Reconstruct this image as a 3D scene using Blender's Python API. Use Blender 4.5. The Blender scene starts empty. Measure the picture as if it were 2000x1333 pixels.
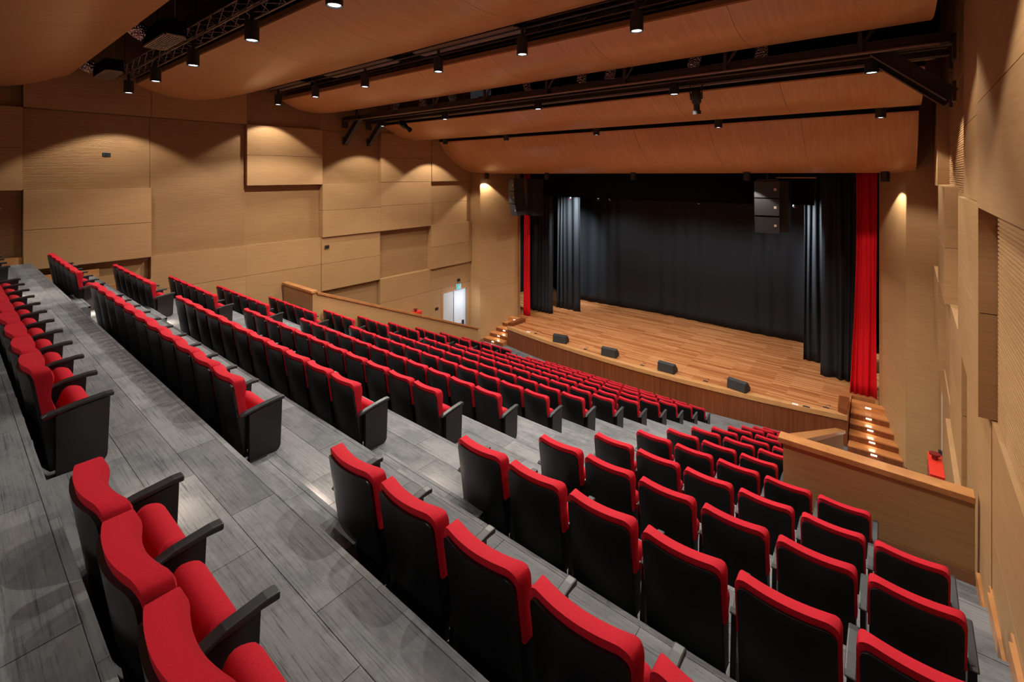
import bpy, bmesh, math, random
from mathutils import Vector, Matrix
random.seed(7)
PI = math.pi
col = bpy.context.scene.collection
sc = bpy.context.scene
XG = -7.47          # centre line of the hall

# ------------------------------------------------------------------ camera, world, exposure
cam_d = bpy.data.cameras.new('camera')
cam_d.sensor_width = 36.0
cam_d.lens = 919.6 / 2000 * 36
cam_d.shift_y = -(666.5 - 342.15) / 2000
cam_d.clip_start = 0.05
cam = bpy.data.objects.new('camera', cam_d)
cam.rotation_euler = (PI / 2, 0, math.radians(39.21))
col.objects.link(cam)
sc.camera = cam
w = bpy.data.worlds.new('world'); sc.world = w; w.use_nodes = True
w.node_tree.nodes['Background'].inputs[0].default_value = (0.9, 0.92, 1.0, 1)
w.node_tree.nodes['Background'].inputs[1].default_value = 0.02
sc.view_settings.view_transform = 'Standard'
sc.view_settings.look = 'None'
sc.view_settings.gamma = 1
sc.view_settings.use_curve_mapping = False
sc.view_settings.exposure = 0.0
SPOT_W = 330.0
LIGHT_COL = (1.0, 0.935, 0.82)

def area_light(name, loc, rot, sx, sy, power, color=(1, 1, 1)):
    d = bpy.data.lights.new(name, 'AREA'); d.shape = 'RECTANGLE'; d.size = sx; d.size_y = sy
    d.energy = power; d.color = color
    o = bpy.data.objects.new(name, d); o.location = loc; o.rotation_euler = rot
    col.objects.link(o); return o
# ------------------------------------------------------------------ materials
def principled(name, base, rough=0.5, spec=0.5, metal=0.0, sheen=0.0):
    m = bpy.data.materials.new(name); m.use_nodes = True
    nt = m.node_tree; b = nt.nodes['Principled BSDF']
    b.inputs['Base Color'].default_value = (*base, 1)
    b.inputs['Roughness'].default_value = rough
    b.inputs['Specular IOR Level'].default_value = spec
    b.inputs['Metallic'].default_value = metal
    if sheen:
        b.inputs['Sheen Weight'].default_value = sheen
    return m, nt, b
def N(nt, t, **kw):
    n = nt.nodes.new(t)
    for k, v in kw.items():
        if k in n.inputs: n.inputs[k].default_value = v
        else: setattr(n, k, v)
    return n
def ramp(nt, fac, stops):
    r = nt.nodes.new('ShaderNodeValToRGB')
    e = r.color_ramp.elements
    while len(e) < len(stops): e.new(0.5)
    for k, (p, c) in enumerate(stops):
        e[k].position = p; e[k].color = (*c, 1)
    nt.links.new(fac, r.inputs[0]); return r.outputs[0]
def coords(nt, scale, kind='Position', rot=(0, 0, 0)):
    mp = nt.nodes.new('ShaderNodeMapping'); mp.inputs['Scale'].default_value = scale
    mp.inputs['Rotation'].default_value = rot
    if kind == 'Position':
        g = nt.nodes.new('ShaderNodeNewGeometry'); nt.links.new(g.outputs['Position'], mp.inputs[0])
    else:
        g = nt.nodes.new('ShaderNodeTexCoord'); nt.links.new(g.outputs['Object'], mp.inputs[0])
    return mp.outputs[0]
def mix(nt, fac, a, b, mode='MIX'):
    n = nt.nodes.new('ShaderNodeMix'); n.data_type = 'RGBA'; n.blend_type = mode
    for i, v in ((0, fac), (6, a), (7, b)):
        if hasattr(v, 'links') or isinstance(v, bpy.types.NodeSocket): nt.links.new(v, n.inputs[i])
        elif i == 0: n.inputs[0].default_value = v
        else: n.inputs[i].default_value = (*v, 1)
    return n.outputs[2]
def bump(nt, b, height, strength=0.3, dist=0.01):
    bp = nt.nodes.new('ShaderNodeBump'); bp.inputs['Strength'].default_value = strength
    bp.inputs['Distance'].default_value = dist
    nt.links.new(height, bp.inputs['Height']); nt.links.new(bp.outputs[0], b.inputs['Normal'])
def wood(name, dark, light, scale, rough=0.45, vary=0.25, spec=0.4, kind='Position', detail=6):
    m, nt, b = principled(name, light, rough, spec)
    c = coords(nt, scale, kind)
    n1 = N(nt, 'ShaderNodeTexNoise', Scale=1.0, Detail=float(detail), Roughness=0.6, Distortion=0.6)
    nt.links.new(c, n1.inputs['Vector'])
    base = ramp(nt, n1.outputs[0], [(0.25, dark), (0.5, tuple((x + y) / 2 for x, y in zip(dark, light))), (0.72, light)])
    oi = nt.nodes.new('ShaderNodeObjectInfo')
    tone = ramp(nt, oi.outputs['Random'], [(0, (1 - vary,) * 3), (1, (1, 1, 1))])
    out = mix(nt, 1.0, base, tone, 'MULTIPLY')
    nt.links.new(out, b.inputs['Base Color'])
    bump(nt, b, n1.outputs[0], 0.08, 0.004)
    return m
M = {}
M['veneer_wall'] = wood('light oak veneer', (0.325, 0.178, 0.076), (0.415, 0.243, 0.110), (1.6, 1.6, 36), 0.5, 0.12)
M['veneer_side'] = wood('edge oak veneer', (0.36, 0.17, 0.07), (0.52, 0.28, 0.12), (8, 8, 1.5), 0.5, 0.1)
M['veneer_front'] = wood('pale oak veneer', (0.35, 0.195, 0.082), (0.45, 0.265, 0.115), (1.6, 1.6, 30), 0.5, 0.05)
M['canopy'] = wood('honey veneer', (0.52, 0.235, 0.085), (0.66, 0.33, 0.13), (14, 1.2, 1.2), 0.30, 0.08, 0.5)
M['cap'] = wood('varnished cap wood', (0.32, 0.125, 0.036), (0.50, 0.23, 0.085), (3, 3, 6), 0.3, 0.1)
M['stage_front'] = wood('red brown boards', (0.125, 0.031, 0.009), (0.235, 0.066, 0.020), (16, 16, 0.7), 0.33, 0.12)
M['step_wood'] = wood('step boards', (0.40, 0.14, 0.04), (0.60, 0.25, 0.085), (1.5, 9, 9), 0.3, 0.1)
M['lip'] = wood('stage nosing wood', (0.42, 0.20, 0.07), (0.58, 0.31, 0.125), (2, 9, 9), 0.3, 0.02)

def stage_floor_mat():
    m, nt, b = principled('stage boards', (0.5, 0.25, 0.1), 0.32, 0.5)
    c = coords(nt, (1, 1, 1))
    br = N(nt, 'ShaderNodeTexBrick', Scale=1.0)
    br.inputs['Brick Width'].default_value = 1.35; br.inputs['Row Height'].default_value = 0.085
    br.inputs['Mortar Size'].default_value = 0.0022; br.inputs['Bias'].default_value = 0.0
    br.inputs['Color1'].default_value = (0.0, 0.0, 0.0, 1); br.inputs['Color2'].default_value = (1, 1, 1, 1)
    br.inputs['Mortar'].default_value = (0.35, 0.35, 0.35, 1)
    br.offset = 0.37; br.offset_frequency = 2
    nt.links.new(c, br.inputs['Vector'])
    tone = ramp(nt, br.outputs['Color'], [(0.0, (0.31, 0.098, 0.028)), (0.4, (0.46, 0.178, 0.062)), (1.0, (0.59, 0.27, 0.108))])
    c2 = coords(nt, (1.6, 30, 1))
    n1 = N(nt, 'ShaderNodeTexNoise', Scale=1.0, Detail=6.0, Roughness=0.65); nt.links.new(c2, n1.inputs['Vector'])
    gr = ramp(nt, n1.outputs[0], [(0.3, (0.72, 0.68, 0.62)), (0.65, (1, 1, 1))])
    o = mix(nt, 1.0, tone, gr, 'MULTIPLY'); nt.links.new(o, b.inputs['Base Color'])
    bump(nt, b, br.outputs['Fac'], -0.15, 0.002)
    return m
M['stage_floor'] = stage_floor_mat()

def carpet_mat(name, brick):
    m, nt, b = principled(name, (0.15, 0.15, 0.15), 0.95, 0.1)
    if brick:
        c = coords(nt, (1, 1, 1))
        br = N(nt, 'ShaderNodeTexBrick', Scale=1.0)
        br.inputs['Brick Width'].default_value = 1.0; br.inputs['Row Height'].default_value = 0.25
        br.inputs['Mortar Size'].default_value = 0.004
        br.inputs['Color1'].default_value = (0, 0, 0, 1); br.inputs['Color2'].default_value = (1, 1, 1, 1)
        br.inputs['Mortar'].default_value = (0.1, 0.1, 0.1, 1); br.offset = 0.33
        nt.links.new(c, br.inputs['Vector']); src = br.outputs['Color']
    else:
        oi = nt.nodes.new('ShaderNodeObjectInfo'); src = oi.outputs['Random']
    tone = ramp(nt, src, [(0, (0.135, 0.139, 0.149)), (0.5, (0.172, 0.176, 0.187)), (1.0, (0.212, 0.215, 0.225))])
    n1 = N(nt, 'ShaderNodeTexNoise', Scale=1.0, Detail=8.0, Roughness=0.75)
    nt.links.new(coords(nt, (2.6, 95, 4)), n1.inputs['Vector'])
    st = ramp(nt, n1.outputs[0], [(0.34, (0.38, 0.38, 0.39)), (0.45, (0.92, 0.92, 0.92)), (0.7, (1.14, 1.14, 1.14))])
    n2 = N(nt, 'ShaderNodeTexNoise', Scale=2.6, Detail=5.0, Roughness=0.7)
    nt.links.new(coords(nt, (1.0, 1.5, 1)), n2.inputs['Vector'])
    bl = ramp(nt, n2.outputs[0], [(0.36, (0.72, 0.735, 0.75)), (0.56, (1.06, 1.05, 1.04))])
    o = mix(nt, 1.0, mix(nt, 1.0, tone, st, 'MULTIPLY'), bl, 'MULTIPLY')
    wv = N(nt, 'ShaderNodeTexWave', Scale=62.0, Distortion=0.4); wv.bands_direction = 'X'
    nt.links.new(coords(nt, (1, 1, 1)), wv.inputs['Vector'])
    o2 = mix(nt, 0.35, o, ramp(nt, wv.outputs[0], [(0, (0.55, 0.55, 0.55)), (1, (1, 1, 1))]), 'MULTIPLY')
    nt.links.new(o2, b.inputs['Base Color'])
    bump(nt, b, wv.outputs[0], 0.25, 0.003)
    return m
M['carpet'] = carpet_mat('grey carpet', True)
M['carpet_plank'] = carpet_mat('grey carpet plank', False)

def fabric(name, c, d, rough=0.9, sheen=0.0, scale=260):
    m, nt, b = principled(name, c, rough, 0.2, sheen=sheen)
    n1 = N(nt, 'ShaderNodeTexNoise', Scale=float(scale), Detail=3.0, Roughness=0.7)
    nt.links.new(coords(nt, (1, 1, 1), 'Object'), n1.inputs['Vector'])
    nt.links.new(ramp(nt, n1.outputs[0], [(0.3, d), (0.7, c)]), b.inputs['Base Color'])
    bump(nt, b, n1.outputs[0], 0.2, 0.002)
    return m
M['red_fabric'] = fabric('red seat fabric', (0.52, 0.011, 0.027), (0.34, 0.005, 0.013), 0.85)
M['red_curtain'] = fabric('red velvet', (0.62, 0.004, 0.012), (0.50, 0.002, 0.006), 0.7, scale=30)
M['black_curtain'] = fabric('black velvet', (0.016, 0.0185, 0.021), (0.012, 0.0135, 0.0155), 0.6, scale=30)
def simple(key, base, rough=0.5, spec=0.5, metal=0.0):
    m, nt, b = principled(key, base, rough, spec, metal)
    n1 = N(nt, 'ShaderNodeTexNoise', Scale=35.0, Detail=3.0)
    nt.links.new(coords(nt, (1, 1, 1), 'Object'), n1.inputs['Vector'])
    nt.links.new(ramp(nt, n1.outputs[0], [(0.3, tuple(x * 0.85 for x in base)), (0.7, base)]), b.inputs['Base Color'])
    M[key] = m
simple('shell', (0.0055, 0.0055, 0.006), 0.33, 0.45)
simple('shell_edge', (0.010, 0.010, 0.011), 0.4)
simple('arm', (0.017, 0.019, 0.022), 0.45)
simple('side_panel', (0.010, 0.008, 0.008), 0.38)
simple('foot', (0.02, 0.02, 0.02), 0.4)
simple('lamp_black', (0.012, 0.014, 0.016), 0.45)
simple('steel_dark', (0.034, 0.025, 0.021), 0.45, 0.5)
simple('truss_metal', (0.24, 0.17, 0.14), 0.38, 0.5, 0.6)
simple('void_black', (0.006, 0.005, 0.005), 0.9, 0.1)
simple('stage_black', (0.006, 0.006, 0.006), 0.9, 0.1)
simple('speaker_black', (0.013, 0.011, 0.011), 0.6)
simple('speaker_grille', (0.026, 0.027, 0.028), 0.65)
simple('metal', (0.6, 0.6, 0.58), 0.25, 0.5, 1.0)
simple('grille_metal', (0.44, 0.34, 0.25), 0.45)
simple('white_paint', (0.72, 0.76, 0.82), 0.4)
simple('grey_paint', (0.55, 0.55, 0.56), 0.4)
simple('steel_frame', (0.35, 0.38, 0.42), 0.4)
simple('red_paint', (0.72, 0.035, 0.02), 0.35)
simple('dark_red', (0.18, 0.008, 0.008), 0.4)
simple('plinth', (0.26, 0.12, 0.05), 0.5)
simple('cable', (0.02, 0.02, 0.02), 0.5)
simple('label_white', (0.8, 0.78, 0.74), 0.5)
def foil():
    m, nt, b = principled('foil', (0.80, 0.62, 0.60), 0.22, 0.5, 1.0)
    n1 = N(nt, 'ShaderNodeTexVoronoi', Scale=26.0)
    nt.links.new(coords(nt, (1, 1, 1)), n1.inputs['Vector'])
    bump(nt, b, n1.outputs[0], 1.0, 0.05); return m
M['foil'] = foil()
def emis(key, c, s):
    m = bpy.data.materials.new(key); m.use_nodes = True; nt = m.node_tree
    b = nt.nodes['Principled BSDF']; b.inputs['Base Color'].default_value = (*c, 1)
    b.inputs['Emission Color'].default_value = (*c, 1); b.inputs['Emission Strength'].default_value = s
    M[key] = m
emis('lamp_glow', (0.86, 0.94, 1.0), 7.0)
emis('step_glow', (1.0, 0.82, 0.68), 1.6)
emis('exit_sign', (0.04, 0.42, 0.40), 0.6)
emis('corridor_glow', (0.70, 0.80, 1.0), 1.3)
emis('status_red', (1.0, 0.05, 0.12), 1.5)

# ------------------------------------------------------------------ mesh helpers
class MB:
    def __init__(s): s.v = []; s.f = []
    def quadmesh(s, rows, closed_u=False, flip=False):
        n = len(rows[0]); o = len(s.v)
        for r in rows: s.v += [tuple(p) for p in r]
        for i in range(len(rows) - 1):
            for j in range(n if closed_u else n - 1):
                a = o + i * n + j; b = o + i * n + (j + 1) % n
                q = (a, b, b + n, a + n)
                s.f.append(q[::-1] if flip else q)
        return s
    def poly(s, pts):
        o = len(s.v); s.v += [tuple(p) for p in pts]; s.f.append(tuple(range(o, o + len(pts)))); return s
    def box(s, x0, x1, y0, y1, z0, z1):
        o = len(s.v)
        s.v += [(x, y, z) for z in (z0, z1) for x, y in ((x0, y0), (x1, y0), (x1, y1), (x0, y1))]
        for q in ((3, 2, 1, 0), (4, 5, 6, 7), (0, 1, 5, 4), (1, 2, 6, 5), (2, 3, 7, 6), (3, 0, 4, 7)):
            s.f.append(tuple(o + k for k in q))
        return s
    def prism(s, pts, axis, a0, a1):
        # pts: 2D outline; axis: 'x' -> (y,z), 'y' -> (x,z), 'z' -> (x,y)
        def mk(p, a):
            return (a, p[0], p[1]) if axis == 'x' else (p[0], a, p[1]) if axis == 'y' else (p[0], p[1], a)
        o = len(s.v); n = len(pts)
        s.v += [mk(p, a0) for p in pts] + [mk(p, a1) for p in pts]
        s.f.append(tuple(o + k for k in range(n))[::-1]); s.f.append(tuple(o + n + k for k in range(n)))
        for k in range(n):
            k2 = (k + 1) % n; s.f.append((o + k, o + k2, o + n + k2, o + n + k))
        return s
    def tube(s, a, b, r, n=8, r2=None):
        a = Vector(a); b = Vector(b); d = (b - a)
        if d.length < 1e-6: return s
        d.normalize(); u = d.orthogonal().normalized(); v = d.cross(u); r2 = r if r2 is None else r2
        o = len(s.v)
        for P, R in ((a, r), (b, r2)):
            for k in range(n):
                t = 2 * PI * k / n; s.v.append(tuple(P + u * math.cos(t) * R + v * math.sin(t) * R))
        for k in range(n):
            k2 = (k + 1) % n; s.f.append((o + k, o + k2, o + n + k2, o + n + k))
        s.f.append(tuple(o + k for k in range(n))[::-1]); s.f.append(tuple(o + n + k for k in range(n)))
        return s
    def lathe(s, prof, n=20, c=(0, 0, 0)):
        rows = [[(c[0] + r * math.cos(2 * PI * k / n), c[1] + r * math.sin(2 * PI * k / n), c[2] + z) for k in range(n)] for r, z in prof]
        return s.quadmesh(rows, True)
    def build(s, name, mat, parent=None, smooth=False, bevel=0, loc=None):
        me = bpy.data.meshes.new(name); me.from_pydata(s.v, [], s.f); 
        bm = bmesh.new(); bm.from_mesh(me); bmesh.ops.recalc_face_normals(bm, faces=bm.faces); bm.to_mesh(me); bm.free()
        me.materials.append(mat)
        if smooth:
            me.polygons.foreach_set('use_smooth', [True] * len(me.polygons))
            me.set_sharp_from_angle(angle=math.radians(50))
        o = bpy.data.objects.new(name, me); col.objects.link(o)
        if parent is not None: o.parent = parent
        if loc: o.location = loc
        if bevel:
            b = o.modifiers.new('bevel', 'BEVEL'); b.width = bevel; b.segments = 2; b.limit_method = 'ANGLE'
        return o
def tag(o, label=None, cat=None, group=None, kind=None):
    if label: o['label'] = label
    if cat: o['category'] = cat
    if group: o['group'] = group
    if kind: o['kind'] = kind
    return o
def empty(name, loc=(0, 0, 0), rz=0, label=None, cat=None, group=None, kind=None):
    o = bpy.data.objects.new(name, None); o.location = loc; o.rotation_euler = (0, 0, rz)
    o.empty_display_size = 0.1; col.objects.link(o)
    return tag(o, label, cat, group, kind)
def copy_tree(o, parent=None):
    c = o.copy(); col.objects.link(c); c.parent = parent
    for ch in list(o.children): copy_tree(ch, c)
    return c
ORD = ['', 'first', 'second', 'third', 'fourth', 'fifth', 'sixth', 'seventh', 'eighth', 'ninth', 'tenth', 'eleventh', 'twelfth', 'thirteenth']

# ------------------------------------------------------------------ hall data
Y = [0.36, 1.595, 2.768, 3.938, 5.104, 6.325, 7.481, 8.661, 9.856, 11.051, 12.236, 13.408, 14.59]
Z = [-1.298, -1.777, -2.226, -2.717, -3.191, -3.667, -4.125, -4.585, -5.080, -5.560, -6.045, -6.540, -7.042]
CH = 0.765
F = [z - CH for z in Z]; F[12] = -7.82
def fl(i): return F[0] + 0.48 if i == -1 else F[i]
def nose(i):          # front edge of tread i
    return {-1: 0.36, 0: 1.42, 1: 2.535, 2: 3.65}.get(i, Y[i + 1] - 0.27) if i < 12 else None
XWL = -15.70; XWR = 0.66
FLOOR0 = -7.82
YP_L, YP_R = 7.28, 7.10

# ------------------------------------------------------------------ floor
fo = MB().box(-17.5, 2.5, 6.0, 18.4, FLOOR0 - 0.3, FLOOR0).build('floor', M['carpet']); tag(fo, kind='structure')
treads = {}
for i in range(-1, 12):
    y1 = nose(i); y0 = -5.2 if i == -1 else nose(i - 1)
    if i <= 5: x0, x1 = -16.2, 1.2
    else: x0, x1 = -13.74, -1.2
    if i == 5: y1 = nose(5)
    t = MB().box(x0, x1, y0, y1, FLOOR0 - 0.1, fl(i)).build('tread', M['carpet'], fo)
    treads[i] = t
    MB().box(x0, x1, y1 - 0.03, y1 + 0.004, fl(i) - 0.03, fl(i) + 0.003).build('nosing', M['carpet'], t)
# carpet planks that can be told apart near the camera
plank_cache = {}
def plank(L, D, parent, x, y, z):
    k = (round(L, 3), round(D, 3))
    if k not in plank_cache:
        plank_cache[k] = MB().box(0, L - 0.004, 0, D - 0.004, 0, 0.004)
        o = plank_cache[k].build('carpet_plank', M['carpet_plank'], parent); plank_cache[k] = o.data
    else:
        o = bpy.data.objects.new('carpet_plank', plank_cache[k]); col.objects.link(o); o.parent = parent
    o.location = (x, y, z)
for i, xa, xb, ya in ((-1, -7.0, 0.9, -1.3), (0, -10.0, 0.9, None), (1, -10.0, 0.5, None), (2, -9.0, 0.5, None), (3, -5.4, -2.4, None)):
    y1 = nose(i) - 0.03; y0 = ya if ya is not None else nose(i - 1)
    nrow = max(1, round((y1 - y0) / 0.25)); D = (y1 - y0) / nrow
    for r in range(nrow):
        x = xa - random.choice((0, 0.25, 0.5, 0.75)) * 0
        off = (r * 0.37) % 1.0; x = xa - off
        while x < xb:
            a = max(x, xa); b = min(x + 1.0, xb)
            if b - a > 0.05: plank(b - a, D, treads[i], a, y0 + r * D, fl(i))
            x += 1.0
# half steps in the aisles, each with a low light in its riser
AISLE_R = (-3.93, -2.62); AISLE_L = (-12.25, -10.95)
sl_n = 0
for i in range(0, 12):
    y0 = nose(i - 1); zt = (fl(i) + fl(i - 1)) / 2
    for side, (xa, xb) in (('right', AISLE_R), ('left', AISLE_L)):
        s = MB().box(xa, xb, y0 - 0.01, y0 + 0.31, fl(i) - 0.02, zt).build('aisle_step', M['carpet'], treads[i])
        MB().box(xa, xb, y0 + 0.28, y0 + 0.314, zt - 0.03, zt + 0.003).build('nosing', M['carpet'], s)
        if (side == 'right') or i < 6:
            xc = -3.52 if side == 'right' else -11.42
            o = MB().box(xc - 0.09, xc + 0.09, y0 + 0.308, y0 + 0.322, zt - 0.11, zt - 0.07).build('step_lamp', M['step_glow'], s)
            d = bpy.data.lights.new('step_lamp_light', 'AREA'); d.shape = 'RECTANGLE'; d.size = 0.18; d.size_y = 0.05
            d.energy = 6.5; d.color = (1.0, 0.78, 0.6)
            lo = bpy.data.objects.new('step_lamp_light', d); lo.location = (xc, y0 + 0.33, zt - 0.085)
            lo.rotation_euler = (math.radians(48), 0, 0); col.objects.link(lo)

# ------------------------------------------------------------------ wall panels
def ribbed(mb, xf, depth, y0, y1, z0, z1, pitch=0.038):
    # horizontal slats: a saw profile in (x,z) extruded along y; xf = front, room lies towards sign
    n = max(2, round((z1 - z0) / pitch)); p = (z1 - z0) / n
    pts = [(xf + depth * 7, z0)]
    for k in range(n):
        z = z0 + k * p
        pts += [(xf, z + 0.0), (xf, z + p * 0.60), (xf + depth, z + p * 0.64), (xf + depth, z + p)]
    pts.append((xf + depth * 7, z1))
    mb.prism(pts, 'y', y0, y1); return mb
def wall_panel(parent, s, y0, y1, z0, z1, proud, rib=False, back=0.12, gap=0.006):
    # s = +1 when the room lies towards +x; local x=0 is the reference plane
    y0 += gap; y1 -= gap; z0 += gap; z1 -= gap
    mb = MB()
    if rib:
        ribbed(mb, s * proud, -s * 0.016, y0, y1, z0, z1)
        return mb.build('ribbed_panel', M['veneer_wall'], parent)
    mb.box(min(s * proud, -s * back), max(s * proud, -s * back), y0, y1, z0, z1)
    return mb.build('wall_panel', M['veneer_wall'], parent)
# left wall
wl = MB().box(XWL - 0.75, XWL - 0.30, -5.2, 16.16, -8.1, 5.4).build('wall_left', M['veneer_side']); tag(wl, kind='structure')
class LW:  # children in world coordinates shifted to the reference plane
    pass
ref_l = XWL
def lp(y0, y1, z0, z1, proud, rib=False):
    mb = MB(); g = 0.005
    y0 += g; y1 -= g; z0 += g; z1 -= g
    if rib:
        ribbed(mb, ref_l + proud, -0.013, y0, y1, z0, z1); return mb.build('ribbed_panel', M['veneer_wall'], wl)
    return mb.box(ref_l - 0.31, ref_l + proud, y0, y1, z0, z1).build('wall_panel', M['veneer_wall'], wl)
cy = [-3.6, -1.16, 1.29, 3.71, 6.13, 8.62, 11.05, 13.62, 16.13]
zz = [1.58, 0.63, -0.33, -1.28, -2.22, -3.15, -4.11, -5.05, -6.0, -7.0, -7.8]
REC, MID, PRO = -0.20, 0.0, 0.075
ZT = 5.2
def colp(c, a, b, lv, rib=False): return lp(cy[c], cy[c + 1], min(a, b), max(a, b), lv, rib)
for c in (0, 1):
    colp(c, 1.58, ZT, REC, True); colp(c, 0.63, 1.58, MID); colp(c, -0.36, 0.63, MID); colp(c, -0.36, -2.6, REC, True)
# B
colp(2, 1.58, ZT, PRO); colp(2, 1.58, -0.33, REC + .10, True); colp(2, -0.33, -1.28, PRO); colp(2, -1.28, -2.22, PRO)
colp(2, -2.22, -3.4, REC)
# C
colp(3, 1.58, ZT, PRO); colp(3, 1.58, -2.2, REC + .10, True); colp(3, -2.2, -3.15, MID); colp(3, -3.15, -4.5, MID)
# D
colp(4, 1.58, ZT, REC + .10, True); colp(4, 1.58, 0.63, PRO); colp(4, 0.63, -0.33, PRO); colp(4, -0.33, -2.2, REC + .01, True)
colp(4, -2.2, -3.15, MID - .02); colp(4, -3.15, -5.2, MID - .02)
# E
colp(5, 1.6, ZT, REC + .10, True); colp(5, 1.6, -0.28, REC + .10, True); colp(5, -0.28, -1.25, PRO); colp(5, -1.25, -2.2, PRO)
colp(5, -2.2, -3.15, MID); colp(5, -3.15, -4.11, MID); colp(5, -4.11, -7.8, REC)
# F
colp(6, 1.65, ZT, MID); colp(6, 0.69, 1.65, PRO); colp(6, -0.28, 0.69, PRO); colp(6, -0.28, -1.22, PRO - .01); colp(6, -1.22, -2.2, PRO - .01)
colp(6, -2.2, -4.1, REC, True); colp(6, -4.1, -5.05, MID); colp(6, -5.05, -7.8, MID)
# G
colp(7, 1.6, ZT, MID); colp(7, -0.28, 1.6, PRO + .04); colp(7, -0.28, -1.22, MID - .02); colp(7, -1.22, -2.18, MID - .02)
colp(7, -2.18, -3.15, PRO); colp(7, -3.15, -4.1, PRO); colp(7, -4.1, -5.05, MID - .02)
lp(14.30, 15.98, -5.24, -5.05, MID - .02); lp(13.62, 14.30, -7.8, -5.05, MID - .02); lp(15.98, 16.13, -7.8, -5.05, MID - .02)

# right wall (very slightly out of parallel)
RS = 0.019
wr = MB().box(0.14, 0.6, -11.5, 10.2, -8.1, 5.4).build('wall_right', M['veneer_side']); tag(wr, kind='structure')
wr.location = (0.625, 6.1, 0); wr.rotation_euler = (0, 0, -math.atan(RS))
def rp(y0, y1, z0, z1, proud, rib=False):
    mb = MB(); g = 0.004; y0 += g - 6.1; y1 -= g + 6.1; z0 += g; z1 -= g
    if rib:
        ribbed(mb, -proud, 0.014, y0, y1, z0, z1); return mb.build('ribbed_panel', M['veneer_wall'], wr)
    return mb.box(-proud, 0.15, y0, y1, z0, z1).build('wall_panel', M['veneer_wall'], wr)
YA, YB, YC, YD, YE, YF = 6.12, 8.62, 11.05, 13.62, 16.12, -5.0
for a, b in ((1.29, YA), (-1.16, 1.29), (-5.0, -1.16)):
    rp(a, b, 0.66, 5.2, 0.045); rp(a, b, -0.30, 0.66, 0.045)
rp(1.29, YA, -2.25, -0.30, -0.09, True); rp(-5.0, 1.29, -2.25, -0.30, -0.09, True)
rp(1.29, YA, -3.25, -2.25, -0.055); rp(1.29, YA, -5.4, -3.25, -0.055); rp(-5.0, 1.29, -3.25, -2.25, -0.055)
rp(YA, YB, 0.64, 5.2, -0.02); rp(YA, YB, -0.28, 0.64, -0.02)
rp(YA, YB, -1.28, -0.28, 0.035); rp(YA, YB, -2.25, -1.28, 0.035); rp(YA, YB, -4.2, -2.25, -0.05); rp(YA, YB, -7.8, -4.2, -0.05)
rp(YB, YC, -0.28, 1.6, -0.11, True); rp(YB, YC, 1.6, 5.2, -0.09, True); rp(YB, YC, -2.22, -0.28, -0.10)
rp(YB, YC, -4.2, -3.2, 0.0); rp(YB, YC, -3.2, -2.22, 0.0); rp(YB, YC, -7.8, -4.2, 0.06)
rp(YC, YD, 1.6, 5.2, -0.09, True); rp(YC, YD, -0.28, 1.6, -0.11, True)
rp(YC, YD, -1.26, -0.20, 0.07); rp(YC, YD, -2.24, -1.26, 0.07); rp(YC, YD, -4.15, -2.24, -0.04); rp(YC, YD, -7.8, -4.15, -0.02)
rp(YD, YE, -0.24, 1.72, 0.08); rp(YD, YE, 1.72, 5.2, -0.05); rp(YD, YE, -2.3, -0.24, -0.05)
rp(YD, YE, -4.2, -2.3, 0.07); rp(YD, YE, -5.05, -4.2, -0.03); rp(YD, 14.5, -7.8, -5.05, -0.03); rp(16.0, YE, -7.8, -5.05, -0.03)
# stepped plinths where the treads meet the side walls
def plinth(side, i):
    y0 = nose(i - 1) if i > 0 else -5.0; y1 = nose(i)
    if i == 5: y1 = 7.08 if side > 0 else 7.26
    if side > 0:
        x = 0.625 + RS * ((y0 + y1) / 2 - 6.1)
        o = MB().box(x + 0.03, x + 0.07, y0, y1, fl(i), fl(i) + 0.16)
        o.box(x + 0.03, x + 0.07, y0, y0 + 0.10, fl(i), fl(i - 1) + 0.16 if i > -1 else fl(i) + .16)
    else:
        x = XWL
        o = MB().box(x - 0.03, x + 0.03, y0, y1, fl(i), fl(i) + 0.16)
        o.box(x - 0.03, x + 0.03, y0, y0 + 0.10, fl(i), fl(i - 1) + 0.16 if i > -1 else fl(i) + .16)
    b = o.build('baseboard_right' if side > 0 else 'baseboard_left', M['cap'])
    tag(b, kind='structure')
for i in range(0, 6):
    plinth(1, i); plinth(-1, i)
wb = MB().box(-16.3, 1.3, -5.5, -5.2, -3, 5.4).build('wall_back', M['veneer_front']); tag(wb, kind='structure')

# proscenium: returns and splayed piers
def pier(name, pts, z0=-7.82, z1=3.0):
    o = MB().prism(pts, 'z', z0, z1).build(name, M['veneer_front']); tag(o, kind='structure'); return o
wpl = pier('wall_stage_left', [(-15.66, 16.14), (-15.12, 16.16), (-14.52, 18.25), (-14.52, 18.45), (-16.3, 18.45), (-16.3, 16.14)])
wpr = pier('wall_stage_right', [(0.85, 16.14), (0.21, 16.16), (-0.39, 18.25), (-0.39, 18.45), (1.3, 18.45), (1.3, 16.14)])
def splay_panels(par, xa, xb, s):
    # upright veneer sheets on the splayed faces
    n = 2
    for z0, z1 in ((-7.72, -5.3), (-5.3, -2.86), (-2.86, -0.42), (-0.42, 2.0)):
        d = Vector((xb - xa, 18.23 - 16.18, 0)); nrm = Vector((s * d.y, -s * d.x, 0)).normalized() * 0.012
        a = Vector((xa, 16.18, 0)); b = Vector((xb, 18.23, 0))
        mb = MB().prism([(a.x, a.y), (b.x, b.y), (b.x + nrm.x, b.y + nrm.y), (a.x + nrm.x, a.y + nrm.y)], 'z', z0 + 0.003, z1 - 0.003)
        mb.build('wall_panel', M['veneer_front'], par)
splay_panels(wpl, -15.12, -14.52, 1); splay_panels(wpr, 0.21, -0.39, -1)
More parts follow.
